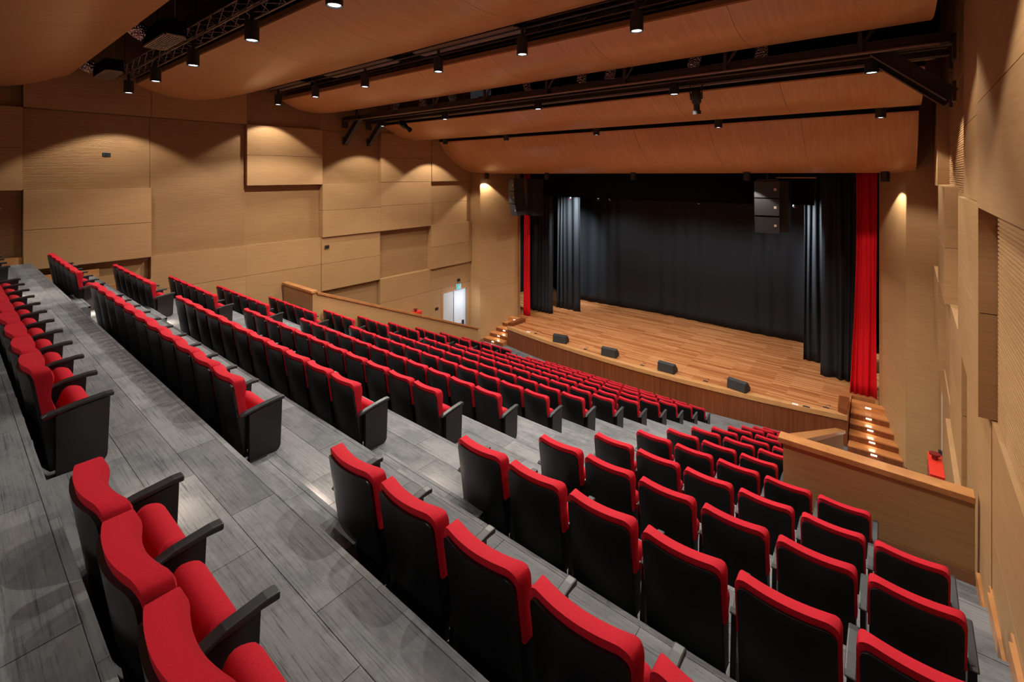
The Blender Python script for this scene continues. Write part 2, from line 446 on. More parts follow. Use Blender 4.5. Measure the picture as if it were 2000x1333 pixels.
for nm, pts in (('baseboard_stage_left', [(-15.12, 16.15), (-15.09, 16.14), (-14.98, 16.5), (-15.02, 16.5)]),
                ('baseboard_stage_right', [(0.22, 16.15), (0.19, 16.14), (0.08, 16.5), (0.12, 16.5)])):
    tag(MB().prism(pts, 'z', -7.82, -7.7).build(nm, M['plinth']), kind='structure')
# header above the opening and black ceiling void
tag(MB().box(-16.3, 1.3, 18.25, 18.45, 0.3, 5.4).build('wall_header', M['void_black']), kind='structure')
cl = MB().box(-16.3, 1.3, -5.5, 18.45, 5.4, 5.6).build('ceiling', M['void_black']); tag(cl, kind='structure')
# stage house
sh = MB().box(-17.2, 2.2, 24.2, 24.4, -7, 4).build('wall_stage_back', M['stage_black']); tag(sh, kind='structure')
tag(MB().box(-17.4, -17.2, 18.45, 24.4, -7, 4).build('wall_wing_left', M['stage_black']), kind='structure')
tag(MB().box(2.2, 2.4, 18.45, 24.4, -7, 4).build('wall_wing_right', M['stage_black']), kind='structure')
tag(MB().box(-17.4, 2.4, 18.45, 24.4, 4, 4.2).build('ceiling_stage', M['stage_black']), kind='structure')
tag(MB().box(-17.4, -16.2, 18.4, 18.5, -7, 4).build('wall_wing_front', M['stage_black']), kind='structure')
tag(MB().box(1.2, 2.4, 18.4, 18.5, -7, 4).build('wall_wing_front', M['stage_black']), kind='structure')

# ------------------------------------------------------------------ stage
ZS = -6.93
st = empty('stage', (-7.45, 18, FLOOR0), 0, 'raised wooden stage with bowed front and long plank floor', 'stage')
def L(p): return (p[0] + 7.45, p[1] - 18) if len(p) == 2 else (p[0] + 7.45, p[1] - 18, p[2] - FLOOR0)
def arc_y(x):     # front edge of the stage
    t = (x + 7.44) / 6.36
    return 15.95 + 0.60 * t * t
NA = 12
xs = [-13.80 + k * (12.72 / NA) for k in range(NA + 1)]
lip_pts = [(x, arc_y(x)) for x in xs]
outline = [(-17.19, 18.51), (-14.5, 18.51), (-14.5, 18.26)] + [(-13.80, 18.24)] + [(x, y + 0.20) for x, y in lip_pts] + [(-1.08, 18.24), (-0.41, 18.26), (-0.41, 18.51), (2.19, 18.51), (2.19, 24.19), (-17.19, 24.19)]
MB().prism([L(p) for p in outline], 'z', ZS - 0.12 - FLOOR0, ZS - FLOOR0).build('stage_floor', M['stage_floor'], st)
for k in range(NA):      # nosing boards
    (xa, ya), (xb, yb) = lip_pts[k], lip_pts[k + 1]
    e = 0.0006
    MB().prism([L((xa + e, ya)), L((xb - e, yb)), L((xb - e, yb + 0.20)), L((xa + e, ya + 0.20))], 'z', ZS - 0.13 - FLOOR0, ZS + 0.006 - FLOOR0).build('nosing_board', M['lip'], st)
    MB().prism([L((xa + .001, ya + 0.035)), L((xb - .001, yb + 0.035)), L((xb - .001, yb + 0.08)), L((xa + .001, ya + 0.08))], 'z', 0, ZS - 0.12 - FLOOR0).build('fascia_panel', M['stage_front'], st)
for x in (-13.80, -1.08):   # side cheeks next to the stairs
    s = 1 if x < -7 else -1
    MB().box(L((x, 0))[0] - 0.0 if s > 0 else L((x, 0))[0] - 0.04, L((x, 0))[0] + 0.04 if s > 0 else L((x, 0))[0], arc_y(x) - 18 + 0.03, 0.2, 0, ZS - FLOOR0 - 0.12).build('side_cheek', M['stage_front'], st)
# low kerbs along the stair wells
for s, xa in ((1, -1.10), (-1, -13.80)):
    x0 = xa
    pts = [(x0, 16.62), (x0 - s * 0.02, 17.6), (x0 - s * 0.36, 17.55), (x0 - s * 0.30, 16.75)] if s > 0 else [(x0, 16.62), (x0 + .05, 17.6), (x0 + .30, 17.55), (x0 + .28, 16.75)]
    pts = [(x0 - s * 0.0, 16.60), (x0, 17.62), (x0 - s * 0.26, 17.60), (x0 - s * 0.22, 16.68)]
    k = MB().prism(pts, 'z', ZS + 0.008, ZS + 0.15).build('stair_kerb', M['stage_front'])
    tag(k, 'low wooden kerb on the stage beside the ' + ('right' if s > 0 else 'left') + ' stairs', 'kerb')
# stairs (five risers)
for s, nm in ((1, 'right'), (-1, 'left')):
    sx = (lambda x: x) if s > 0 else (lambda x: 2 * XG - x)
    t = empty('stage_stairs', (sx(-0.5), 16.3, FLOOR0), 0, f'lit wooden stairs at the {nm} end of the stage', 'stairs')
    rise = (ZS - FLOOR0) / 5; going = 0.345
    for k in range(5):
        y0 = 16.33 + k * going
        xo = 0.19 - 0.287 * max(0, (y0 - 16.2)) - 0.005
        xi = -1.06
        a, b = sorted((sx(xi), sx(xo)))
        a -= t.location.x; b -= t.location.x
        y1 = 18.2
        z1 = rise * (k + 1)
        if k == 4: continue
        xo2 = 0.19 - 0.287 * (y0 + going - 16.2) - 0.005
        # tread with a slanted outer end that follows the pier
        e = [(sx(xi) - t.location.x, y0 - 16.3), (sx(xo) - t.location.x, y0 - 16.3), (sx(xo2) - t.location.x, y0 + going - 16.3), (sx(xi) - t.location.x, y0 + going - 16.3)]
        o = MB().prism(e, 'z', 0, z1).build('step', M['step_wood'], t)
        qa, qb = sorted((e[0][0], e[1][0]))
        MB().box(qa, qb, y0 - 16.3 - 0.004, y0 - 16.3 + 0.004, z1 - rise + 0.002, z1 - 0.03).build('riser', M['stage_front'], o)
        xm = sx((xi + xo) / 2 - 0.02) - t.location.x
        MB().box(xm - 0.07, xm + 0.07, y0 - 16.3 - 0.008, y0 - 16.3 + 0.004, z1 - 0.095, z1 - 0.05).build('step_lamp', M['step_glow'], o)
        d = bpy.data.lights.new('step_lamp_light', 'AREA'); d.shape = 'RECTANGLE'; d.size = 0.14; d.size_y = 0.05; d.energy = 0.7; d.color = (1, .76, .55)
        lo = bpy.data.objects.new('step_lamp_light', d); lo.location = (xm + t.location.x, y0 - 0.02, FLOOR0 + z1 - 0.07); lo.rotation_euler = (math.radians(-40), 0, 0); col.objects.link(lo)
    # top riser with its lamp
    y0 = 16.33 + 4 * going
    xo = 0.19 - 0.287 * (y0 - 16.2)
    a, b = sorted((sx(-1.06) - t.location.x, sx(xo) - t.location.x))
    o = MB().box(a, b, y0 - 16.3, y0 + 0.25 - 16.3, 0, rise * 5 - 0.003).build('step', M['step_wood'], t)
    xm = (a + b) / 2
    MB().box(xm - 0.07, xm + 0.07, y0 - 16.3 - 0.008, y0 - 16.3 + 0.004, rise * 5 - 0.1, rise * 5 - 0.055).build('step_lamp', M['step_glow'], o)
    for k in range(6):       # skirting that climbs along the pier
        pass

# ------------------------------------------------------------------ parapets
def parapet(side):
    if side > 0:
        yp = YP_R; xi = -1.16; xo = 0.66; ye = 14.6
        lab = 'pale wooden parapet with sloping cap around the right stairwell, nearest the camera'
    else:
        yp = YP_L; xi = -13.78; xo = -15.66; ye = 14.6
        lab = 'pale wooden parapet with sloping cap along the left wall stairwell'
    t = empty('parapet', (xi, yp, fl(5)), 0, lab, 'parapet')
    ox, oy, oz = t.location
    zt = -3.462 if side > 0 else -0.485 * yp; zb = FLOOR0
    ze = zt - 0.4055 * (ye - yp)
    lo, hi = sorted((xi, xo))
    MB().box(lo - ox, hi - ox, 0, 0.12, zb - oz, zt - 0.06 - oz).build('cross_wall', M['veneer_front'], t)
    s = 1 if side > 0 else -1
    a, b = sorted((xi, xi + s * 0.12))
    # long side: top follows the rake
    flat = 0.0
    pts = [(0.12, zb - oz), (ye - oy, zb - oz), (ye - oy, ze - 0.06 - oz), (0.12, zt - 0.06 - oz - 0.05)]
    MB().prism(pts, 'x', a - ox, b - ox).build('long_wall', M['veneer_front'], t)
    # caps
    MB().box(lo - ox - (0.05 if s > 0 else 0.0), hi - ox + (0.0 if s > 0 else 0.05), -0.06, 0.13, zt - 0.07 - oz, zt - oz).build('cap_rail', M['cap'], t, bevel=0.006)
    pts = [(0.13, zt - 0.125 - oz), (ye - oy + 0.04, ze - 0.075 - oz), (ye - oy + 0.04, ze - oz), (0.13, zt - 0.045 - oz)]
    MB().prism(pts, 'x', a - ox - 0.05, b - ox + 0.05).build('cap_rail', M['cap'], t, bevel=0.006)
    MB().box(lo - ox, hi - ox, -0.02, 0.0, fl(5) - oz, fl(5) + 0.13 - oz).build('skirting', M['plinth'], t)
    return t
parapet(1); parapet(-1)

# ------------------------------------------------------------------ doors of the stairwells
for n, side in ((1, -1), (2, 1)):
    x = -15.72 if side < 0 else 0.72 + RS * 9
    t = empty(f'door_{n}', (x, 15.15, FLOOR0), 0, kind='structure')
    s = 1 if side < 0 else -1
    H = 2.52
    def bx(x0, x1, y0, y1, z0, z1):
        q = sorted((s * x0, s * x1)); return MB().box(q[0], q[1], y0, y1, z0, z1)
    bx(-0.02, 0.03, 0.72, 0.82, 0, H + 0.06).build('jamb', M['veneer_side'], t)
    bx(-0.02, 0.03, -0.86, -0.78, 0, H + 0.06).build('jamb', M['veneer_side'], t)
    bx(-0.02, 0.03, -0.78, 0.72, H, H + 0.06).build('head', M['veneer_side'], t)
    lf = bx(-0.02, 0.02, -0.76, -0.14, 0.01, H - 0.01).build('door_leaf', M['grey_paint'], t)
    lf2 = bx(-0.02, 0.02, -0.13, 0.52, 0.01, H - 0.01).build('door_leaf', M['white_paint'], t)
    bx(-0.02, 0.028, -0.155, -0.125, 0.01, H).build('meeting_stile', M['lamp_black'], t)
    bx(-0.03, 0.0, 0.60, 0.70, 0.01, H - 0.01).build('door_frame', M['steel_frame'], t)
    bx(-0.03, 0.02, 0.535, 0.60, 0.01, H - 0.01).build('door_frame', M['white_paint'], t)
    b = MB(); b.tube((s * .07, -0.05, 1.0), (s * .09, 0.40, 0.92), 0.012); b.box(min(s * .02, s * .09), max(s * .02, s * .09), 0.38, 0.47, 0.85, 1.06)
    b.box(min(s * .02, s * .07), max(s * .02, s * .07), -0.08, -0.04, 0.96, 1.03); b.build('panic_bar', M['lamp_black'], lf2)
    for z in (0.25, H - 0.3):
        bx(0.0, 0.035, -0.16, -0.12, z, z + 0.12).build('hinge', M['metal'], lf)
# added cool fill light, no lamp body, brightens the white door
area_light('door_fill_light', (-14.9, 15.4, -5.6), (math.radians(0), math.radians(50), 0), 0.5, 0.4, 9, (0.75, 0.86, 1.0))
ex = empty('exit_sign', (-15.68, 15.30, -5.16), 0, 'small green lit exit sign with running figure above the left door', 'sign')
MB().box(-0.02, 0.03, -0.15, 0.15, -0.13, 0.13).build('housing', M['grey_paint'], ex)
face = MB().box(0.03, 0.036, -0.135, 0.135, -0.115, 0.115).build('sign_face', M['exit_sign'], ex)
pg = MB()
X1 = 0.038
def pq(pts): pg.prism([(p[0], p[1]) for p in pts], 'x', 0.036, X1)
pq([(-0.02, 0.06), (0.01, 0.06), (0.01, 0.085), (-0.02, 0.085)]); pq([(-0.03, 0.05), (0.01, 0.05), (0.02, -0.01), (-0.02, -0.01)])
pq([(-0.02, -0.01), (0.0, -0.01), (-0.05, -0.08), (-0.07, -0.07)]); pq([(0.0, -0.01), (0.02, -0.01), (0.05, -0.08), (0.03, -0.08)])
pq([(0.07, -0.09), (0.12, -0.09), (0.12, 0.09), (0.07, 0.09)])
pg.build('pictogram', M['label_white'], ex)
el = MB().box(-0.02, 0.06, -0.07, 0.07, -0.05, 0.05).box(0.0, 0.09, -0.02, 0.02, 0.05, 0.08).build('emergency_lamp', M['lamp_black'], bevel=0.008)
el.location = (-15.68, 15.30, -4.86); tag(el, 'small black emergency lamp on left wall above the exit sign', 'lamp')
for (y, z, lab) in ((2.80, 0.53, 'black socket plate on ribbed left wall panel high up'), (8.80, -2.55, 'black socket plate on the smooth left wall below the shadowed ledge'), (14.0, -5.9, 'small black socket plate on left wall beside the stage door')):
    t = empty('wall_socket', (-15.66 if y < 10 else -15.71, y, z), 0, lab, 'socket')
    if y < 4: t.location.x = -15.80
    MB().box(-0.01, 0.02, -0.085, 0.085, -0.055, 0.055).build('plate', M['lamp_black'], t, bevel=0.004)
    MB().box(0.02, 0.026, -0.035, 0.035, -0.03, 0.03).build('insert', M['side_panel'], t)
# red hose cabinets
for side in (1, -1):
    x = 0.60 if side > 0 else -15.50
    t = empty('hose_cabinet', (x, 12.45, FLOOR0), 0, 'red fire hose cabinet against the ' + ('right wall behind the near parapet' if side > 0 else 'left wall behind the parapet'), 'cabinet')
    MB().box(-0.10, 0.11, -0.45, 0.45, 0.0, 2.10).build('cabinet_body', M['red_paint'], t, bevel=0.01)
    MB().box(-0.105, 0.115, -0.46, 0.46, 2.10, 2.13).build('lid', M['red_paint'], t, bevel=0.008)
    MB().tube((0.0, 0.2, 2.14), (0.0, 0.2, 2.22), 0.05, 12).tube((0, 0.2, 2.22), (0, 0.2, 2.25), 0.09, 12).build('valve', M['dark_red'], t, smooth=True)
    MB().box(-0.108 if side > 0 else 0.105, -0.098 if side > 0 else 0.118, -0.40, 0.40, 0.1, 2.0).build('cabinet_door', M['dark_red'], t)

# ------------------------------------------------------------------ ceiling canopies
def smooth_prof(p, n=6):
    out = []
    for i in range(len(p) - 1):
        p0 = p[max(i - 1, 0)]; p1 = p[i]; p2 = p[i + 1]; p3 = p[min(i + 2, len(p) - 1)]
        for k in range(n):
            t = k / n
            out.append(tuple(0.5 * ((2 * p1[c]) + (-p0[c] + p2[c]) * t + (2 * p0[c] - 5 * p1[c] + 4 * p2[c] - p3[c]) * t * t + (-p0[c] + 3 * p1[c] - 3 * p2[c] + p3[c]) * t ** 3) for c in (0, 1)))
    out.append(p[-1]); return out
profs = [
 ([(-2.2, 3.0), (-1.5, 2.5), (-.9, 2.2), (-.3, 2.03), (.3, 1.96), (.94, 2.01), (1.4, 2.13), (2.07, 2.44)], 'curved honey veneer ceiling canopy nearest the camera, cut by upper left corner'),
 ([(3.37, 2.41), (3.76, 2.26), (4.23, 2.165), (4.72, 2.155), (5.39, 2.28), (6.1, 2.52), (6.6, 2.72)], 'curved honey veneer ceiling canopy, second from the camera'),
 ([(7.2, 2.44), (7.62, 2.25), (8.07, 2.165), (8.62, 2.165), (9.3, 2.29), (10.0, 2.47)], 'curved honey veneer ceiling canopy just before the lighting bridge'),
 ([(11.14, 1.92), (11.68, 1.65), (12.19, 1.50), (12.72, 1.445), (13.3, 1.50), (13.75, 1.58)], 'curved honey veneer ceiling canopy just beyond the lighting bridge'),
 ([(14.05, 1.43), (14.39, 1.03), (14.93, .61), (15.58, .27), (16.27, .09), (16.9, .06)], 'deep curved honey veneer canopy directly above the stage front'),
]
for ci, (p, lab) in enumerate(profs):
    sp = smooth_prof(p)
    top = [(y, z + 0.03) for y, z in sp][::-1]
    t = empty('ceiling_canopy', (XG, sp[0][0], sp[0][1]), 0, lab, 'canopy', 'curved ceiling canopies')
    ox, oy, oz = t.location
    xe = 0.40; x0 = -15.62; n = 7; wdt = (xe - x0) / n
    for k in range(n):
        a = x0 + k * wdt + 0.003; b = x0 + (k + 1) * wdt - 0.003
        if k == 0 and ci == 4: a = -15.60
        poly = [(y - oy, z - oz) for y, z in sp + top]
        # split into strips so the faces stay convex
        mb = MB()
        lo = [(y - oy, z - oz) for y, z in sp]; up = [(y - oy, z - oz + 0.03) for y, z in sp]
        ring = lambda x: [(x - XG, *q) for q in lo] + [(x - XG, *q) for q in up[::-1]]
        A = ring(a); B = ring(b); m = len(A); o = 0
        mb.v = A + B
        for j in range(m):
            j2 = (j + 1) % m; mb.f.append((j, j2, m + j2, m + j))
        h = len(lo)
        for base in (0, m):
            for j in range(h - 1):
                q = (base + j, base + j + 1, base + m - 2 - j, base + m - 1 - j)
                mb.f.append(q)
        mb.build('canopy_panel', M['canopy'], t, smooth=True)
    # upstand behind the near lip and the hangers
    MB().box(x0 - ox, xe - ox, 0.0, 0.02, 0.032, 0.12).build('edge_strip', M['plinth'] if ci < 3 else M['void_black'], t)
    hm = MB()
    for k in range(6):
        x = x0 + 1.3 + k * 2.7
        hm.tube((x - ox, 0.15, 0.0), (x - ox, 0.15, 5.4 - oz), 0.012, 6)
        hm.tube((x - ox, sp[-1][0] - oy - 0.15, sp[-1][1] - oz), (x - ox, sp[-1][0] - oy - 0.15, 5.4 - oz), 0.012, 6)
    hm.build('hanger', M['steel_dark'], t)['kind'] = 'stuff'

# ------------------------------------------------------------------ downlights
dl = None
def downlight(x, y, zb, r, h, label, group, power, cone=110, blend=0.22):
    global dl
    if dl is None:
        dl = empty('downlight', (0, 0, 0))
        MB().lathe([(0.0, h), (r, h), (r, 0.0), (r * 0.9, 0.0), (r * 0.86, 0.02), (0.001, 0.02)], 20).build('housing', M['lamp_black'], dl, smooth=True)
        MB().lathe([(0.001, 0.012), (r * 0.72, 0.012), (r * 0.72, 0.018), (0.001, 0.018)], 18).build('lens', M['lamp_glow'], dl)
        MB().tube((0, 0, h), (0, 0, h + 0.17), 0.03, 8).build('stem', M['lamp_black'], dl)
        t = dl
    else:
        t = copy_tree(dl)
    t.location = (x, y, zb); tag(t, label, 'ceiling light', group)
    if power:
        d = bpy.data.lights.new('downlight_beam', 'SPOT'); d.energy = power; d.spot_size = math.radians(cone); d.spot_blend = blend
        d.shadow_soft_size = 0.025; d.color = LIGHT_COL
        o = bpy.data.objects.new('downlight_beam', d); o.location = (x, y, zb - 0.03); col.objects.link(o)
rows = [
 (3.0, 2.01, [-14.56, -12.33, -10.01, -7.47, -5.17, -2.85, -0.5], 'under the truss nearest the camera', 0.30),
 (6.73, 2.18, [-14.85, -12.59, -10.19, -7.50, -5.25, -3.05, -0.7], 'under the second truss', 2.4),
 (10.27, 1.77, [-14.44, -11.13, -7.47, -3.78, -0.33], 'beneath the lighting bridge', 1.15),
 (13.45, 1.285, [-14.56, -11.25, -7.47, -3.74, -0.27], 'in the black slot behind the front canopy', 1.0),
 (16.3, -0.18, [-14.82, -11.40, -7.52, -3.68, -0.23], 'below the front canopy edge over the stage', 0.5)]
for (y, zb, xl, wh, pw) in rows:
    n = len(xl)
    for k, x in enumerate(xl):
        lab = f'black cylinder downlight {wh}, {ORD[k + 1]} from the left wall'
        wallside = k in (0, n - 1)
        p = (0.95 if zb < 2.1 else 0.62) if wallside and zb > 1.9 else pw
        downlight(x, y, zb, 0.10, 0.30, lab, 'cylinder downlights ' + wh, SPOT_W * p, 110 if wallside or pw < 1.9 else 130)
for x in [-15.3, -12.95, -10.5, -7.85, -5.44, -3.0, -0.6]:     # rear row unseen behind the camera, added without lamp bodies to light the foreground
    d = bpy.data.lights.new('rear_fill_beam', 'SPOT'); d.energy = SPOT_W * 0.5; d.spot_size = math.radians(114); d.spot_blend = 0.3; d.shadow_soft_size = 0.025; d.color = LIGHT_COL
    o = bpy.data.objects.new('rear_fill_beam', d); o.location = (x, -2.6, 2.3); col.objects.link(o)

# ------------------------------------------------------------------ trusses
def truss(y, z, lab, w=0.24, x0=-15.4, x1=0.4):
    t = empty('lighting_truss', (XG, y, z), 0, lab, 'truss', 'ceiling trusses')
    c = MB(); h = w
    for dy, dz in ((-w / 2, 0), (w / 2, 0), (-w / 2, h), (w / 2, h)):
        c.tube((x0 - XG, dy, dz), (x1 - XG, dy, dz), 0.017, 6)
    c.build('chord', M['truss_metal'], t)['kind'] = 'stuff'
    n = int((x1 - x0) / 0.27)
    m = MB()
    for k in range(n):
        a = x0 - XG + k * 0.27; b = a + 0.27
        for dy in (-w / 2, w / 2):
            p = ((a, dy, 0), (b, dy, h)) if k % 2 else ((a, dy, h), (b, dy, 0))
            m.tube(*p, 0.008, 4)
        p = ((a, -w / 2, 0), (b, w / 2, 0)) if k % 2 else ((a, w / 2, 0), (b, -w / 2, 0))
        m.tube(*p, 0.007, 4)
        p = ((a, -w / 2, h), (b, w / 2, h)) if k % 2 else ((a, w / 2, h), (b, -w / 2, h))
        m.tube(*p, 0.007, 4)
    br = m.build('lattice', M['truss_metal'], t); br['kind'] = 'stuff'
    hg = MB()
    for k in range(5):
        x = x0 - XG + (0.2, 2.85, 6.6, 12.2, 15.2)[k]; hg.tube((x, 0, h), (x, 0, 5.4 - z), 0.008, 5)
    hg.build('hanger', M['steel_dark'], t)['kind'] = 'stuff'
truss(3.06, 2.46, 'long lattice truss carrying the downlights nearest the camera')
truss(7.42, 2.74, 'long lattice truss behind the second canopy, carrying downlights')

# lighting bridge
lb = empty('lighting_bridge', (XG, 10.0, 1.97), 0, 'dark steel lighting bridge spanning the hall between two canopies', 'bridge')
def ibeam(x0, x1, y, z, h=0.16, wd=0.10):
    mb = MB().box(x0, x1, y - wd / 2, y + wd / 2, z, z + 0.015).box(x0, x1, y - wd / 2, y + wd / 2, z + h - 0.015, z + h).box(x0, x1, y - 0.006, y + 0.006, z + 0.015, z + h - 0.015)
    return mb
for yy, zz_ in ((-0.5, 0.0), (0.0, 0.02), (0.5, 0.0)):
    ibeam(-15.6 - XG, 0.62 - XG, yy, zz_).build('girder', M['steel_dark'], lb)
for k in range(12):
    x = -15.2 - XG + k * 1.4
    MB().box(x - 0.03, x + 0.03, -0.45, 0.45, 0.155, 0.175).build('cross_bar', M['truss_metal'], lb)
pz = MB()
for dy, dz in ((-0.62, -0.02), (0.62, 0.0), (-0.62, 0.9)):
    pz.tube((-15.5 - XG, dy, dz), (0.5 - XG, dy, dz), 0.024, 8)
pz.tube((-15.5 - XG, 0.9, 0.27), (0.5 - XG, 0.9, 0.27), 0.04, 8)
pz.build('rail_pipe', M['truss_metal'], lb)['kind'] = 'stuff'
for k in range(8):
    x = -14.8 - XG + k * 2.05
    MB().box(x - 0.03, x + 0.03, -0.6, -0.55, 0.0, 3.3).build('hanger', M['steel_dark'], lb)
    MB().tube((x, -0.55, 0.1), (x + 0.9, -0.55, 1.4), 0.03, 6).build('brace', M['steel_dark'], lb)
# wall brackets
def bracket(xw, s, y, lab):
    t = empty('wall_bracket', (xw, y, 1.1), 0, lab, 'bracket', 'bridge wall brackets')
    MB().box(min(0, s * 0.04), max(0, s * 0.04), -0.09, 0.09, 0.0, 0.30).build('foot_plate', M['steel_dark'], t)
    MB().box(min(0, s * 0.04), max(0, s * 0.04), -0.11, 0.11, 0.62, 1.0).build('head_plate', M['steel_dark'], t)
    MB().box(min(0, s * 1.0), max(0, s * 1.0), -0.10, 0.10, 0.86, 0.95).build('top_plate', M['steel_dark'], t)
    a = Vector((s * 0.04, 0, 0.1)); b = Vector((s * 0.95, 0, 0.92)); d = (b - a).normalized(); nn = Vector((-d.z, 0, d.x)) * s
    mb = MB()
    for o1, o2, wd in ((-0.10, -0.085, 0.075), (0.085, 0.10, 0.075), (-0.085, 0.085, 0.008)):
        q = [a + nn * o1, b + nn * o1, b + nn * o2, a + nn * o2]
        mb.prism([(v.x, v.z) for v in q], 'y', -wd, wd)
    mb.build('diagonal_strut', M['steel_dark'], t)
bracket(-15.66, 1, 9.5, 'dark steel bridge bracket on the left wall, nearer one')
bracket(-15.66, 1, 10.5, 'dark steel bridge bracket on the left wall, farther one')
bracket(0.69, -1, 9.62, 'large dark steel bridge bracket on right wall')
bracket(0.71, -1, 10.5, 'dark steel bridge bracket on right wall, behind the larger bracket')
# pipes and beams in the void
for k, (y, z, x0, x1, r) in enumerate(((2.6, 3.3, -15.4, 0.4, 0.05), (6.75, 3.5, -15.4, 0.4, 0.06), (11.6, 3.4, -15.4, 0.4, 0.07), (9.9, 3.9, -15.4, 0.4, 0.12), (13.45, 1.74, -15.4, 0.4, 0.09))):
    o = MB().box(x0, x1, y - r, y + r, z - r, z + r).build('ceiling_beam', M['steel_dark'])
    tag(o, ['dark beam crossing behind the nearest canopy', 'dark beam crossing behind the second canopy', 'thin dark beam above the lighting bridge', 'thick dark beam high above the lighting bridge', 'dark beam inside the slot before the front canopy'][k], 'beam')

# ventilation outlets with foil ducts
def vent(x0, x1, y0, y1, z, lab, nslat, hbox=0.3, duct=(0,), foil_dir=-1):
    xm = (x0 + x1) / 2; ym = (y0 + y1) / 2
    t = empty('air_diffuser', (xm, ym, z), 0, lab, 'vent', 'ceiling air diffusers')
    MB().box(x0 - xm, x1 - xm, y0 - ym, y1 - ym, 0.03, hbox).build('plenum_box', M['void_black'], t)
    fr = MB().box(x0 - xm, x1 - xm, y0 - ym, y0 - ym + 0.02, 0, 0.04).box(x0 - xm, x1 - xm, y1 - ym - 0.02, y1 - ym, 0, 0.04)
    fr.box(x0 - xm, x0 - xm + 0.02, y0 - ym, y1 - ym, 0, 0.04).box(x1 - xm - 0.02, x1 - xm, y0 - ym, y1 - ym, 0, 0.04)
    fr.build('frame', M['grille_metal'], t)
    for k in range(nslat):
        y = y0 + 0.03 + (y1 - y0 - 0.06) * (k + 0.5) / nslat - ym
        MB().box(x0 - xm + 0.02, x1 - xm - 0.02, y - (0.26 / nslat) * 0.2, y + (0.26 / nslat) * 0.2, 0.0, 0.02).build('slat', M['grille_metal'], t)
    for dx in duct:
        rows = []
        for j in range(13):
            u = j / 12; rr = 0.155 + 0.02 * math.sin(j * 2.4)
            c = Vector((dx + 0.1 * math.sin(u * 5), y0 - ym - 0.05 - 0.55 * u + 0.0, 0.2 + 0.5 * u * u))
            rows.append([(c.x + (rr + random.uniform(-.025, .025)) * math.cos(2 * PI * k / 14), c.y + 0.04 * math.sin(2 * PI * k / 14), c.z + (rr + random.uniform(-.025, .025)) * math.sin(2 * PI * k / 14)) for k in range(14)])
        MB().quadmesh(rows, True).build('foil_duct', M['foil'], t)
    hg = MB()
    for x in (x0 - xm + 0.05, x1 - xm - 0.05):
        hg.tube((x, 0, hbox), (x, 0, 5.4 - z), 0.006, 5)
    hg.build('hanger', M['grille_metal'], t)['kind'] = 'stuff'
vent(-10.95, -9.65, 2.47, 2.80, 2.40, 'slatted air diffuser with crumpled foil duct beside the first truss', 7, 0.30, (-0.35,))
vent(-15.35, -14.05, 2.47, 2.80, 2.40, 'slatted air diffuser with foil duct nearest the left wall', 7, 0.30, (-0.35,))
vent(-15.3, -13.4, 6.68, 7.04, 2.70, 'long air diffuser behind second canopy, nearest the left wall', 7, 0.28, (-0.4, 0.5))
vent(-12.07, -9.2, 6.68, 7.04, 2.70, 'long air diffuser behind second canopy, middle of three', 7, 0.28, (-0.9, 0.4))
vent(-8.3, -5.4, 6.68, 7.04, 2.70, 'long air diffuser behind second canopy, farthest from the left wall', 7, 0.28, (-0.6, 0.7))
for k, (x, y) in enumerate(((-14.7, 11.0), (-13.2, 11.05), (-11.6, 11.0), (-8.4, 11.05), (-6.5, 11.0), (-5.7, 11.05), (-3.6, 11.0), (-2.27, 11.05))):
    rows = []
    for j in range(15):
        u = j / 14
        c = Vector((x + 0.06 * math.sin(u * 6 + k), y + 0.05 * u, 2.50 + 1.2 * u))
        rr = 0.13
        rows.append([(c.x + (rr + random.uniform(-.02, .02)) * math.cos(2 * PI * q / 14), c.y + (rr + random.uniform(-.02, .02)) * math.sin(2 * PI * q / 14), c.z) for q in range(14)])
    o = MB().quadmesh(rows, True).build('foil_duct', M['foil'])
    tag(o, f'crumpled foil air duct above the lighting bridge, {ORD[k + 1]} from the left', 'duct', 'foil ducts above the bridge')

rl = MB().tube((-15.4, 6.73, 2.655), (0.4, 6.73, 2.655), 0.022, 8).build('lamp_rail', M['steel_dark']); tag(rl, 'long thin dark rail holding the downlights behind the second canopy', 'rail')
MB().tube((-15.5 - XG, 0.27, 0.10), (0.5 - XG, 0.27, 0.10), 0.022, 8).build('rail_pipe', M['steel_dark'], lb)

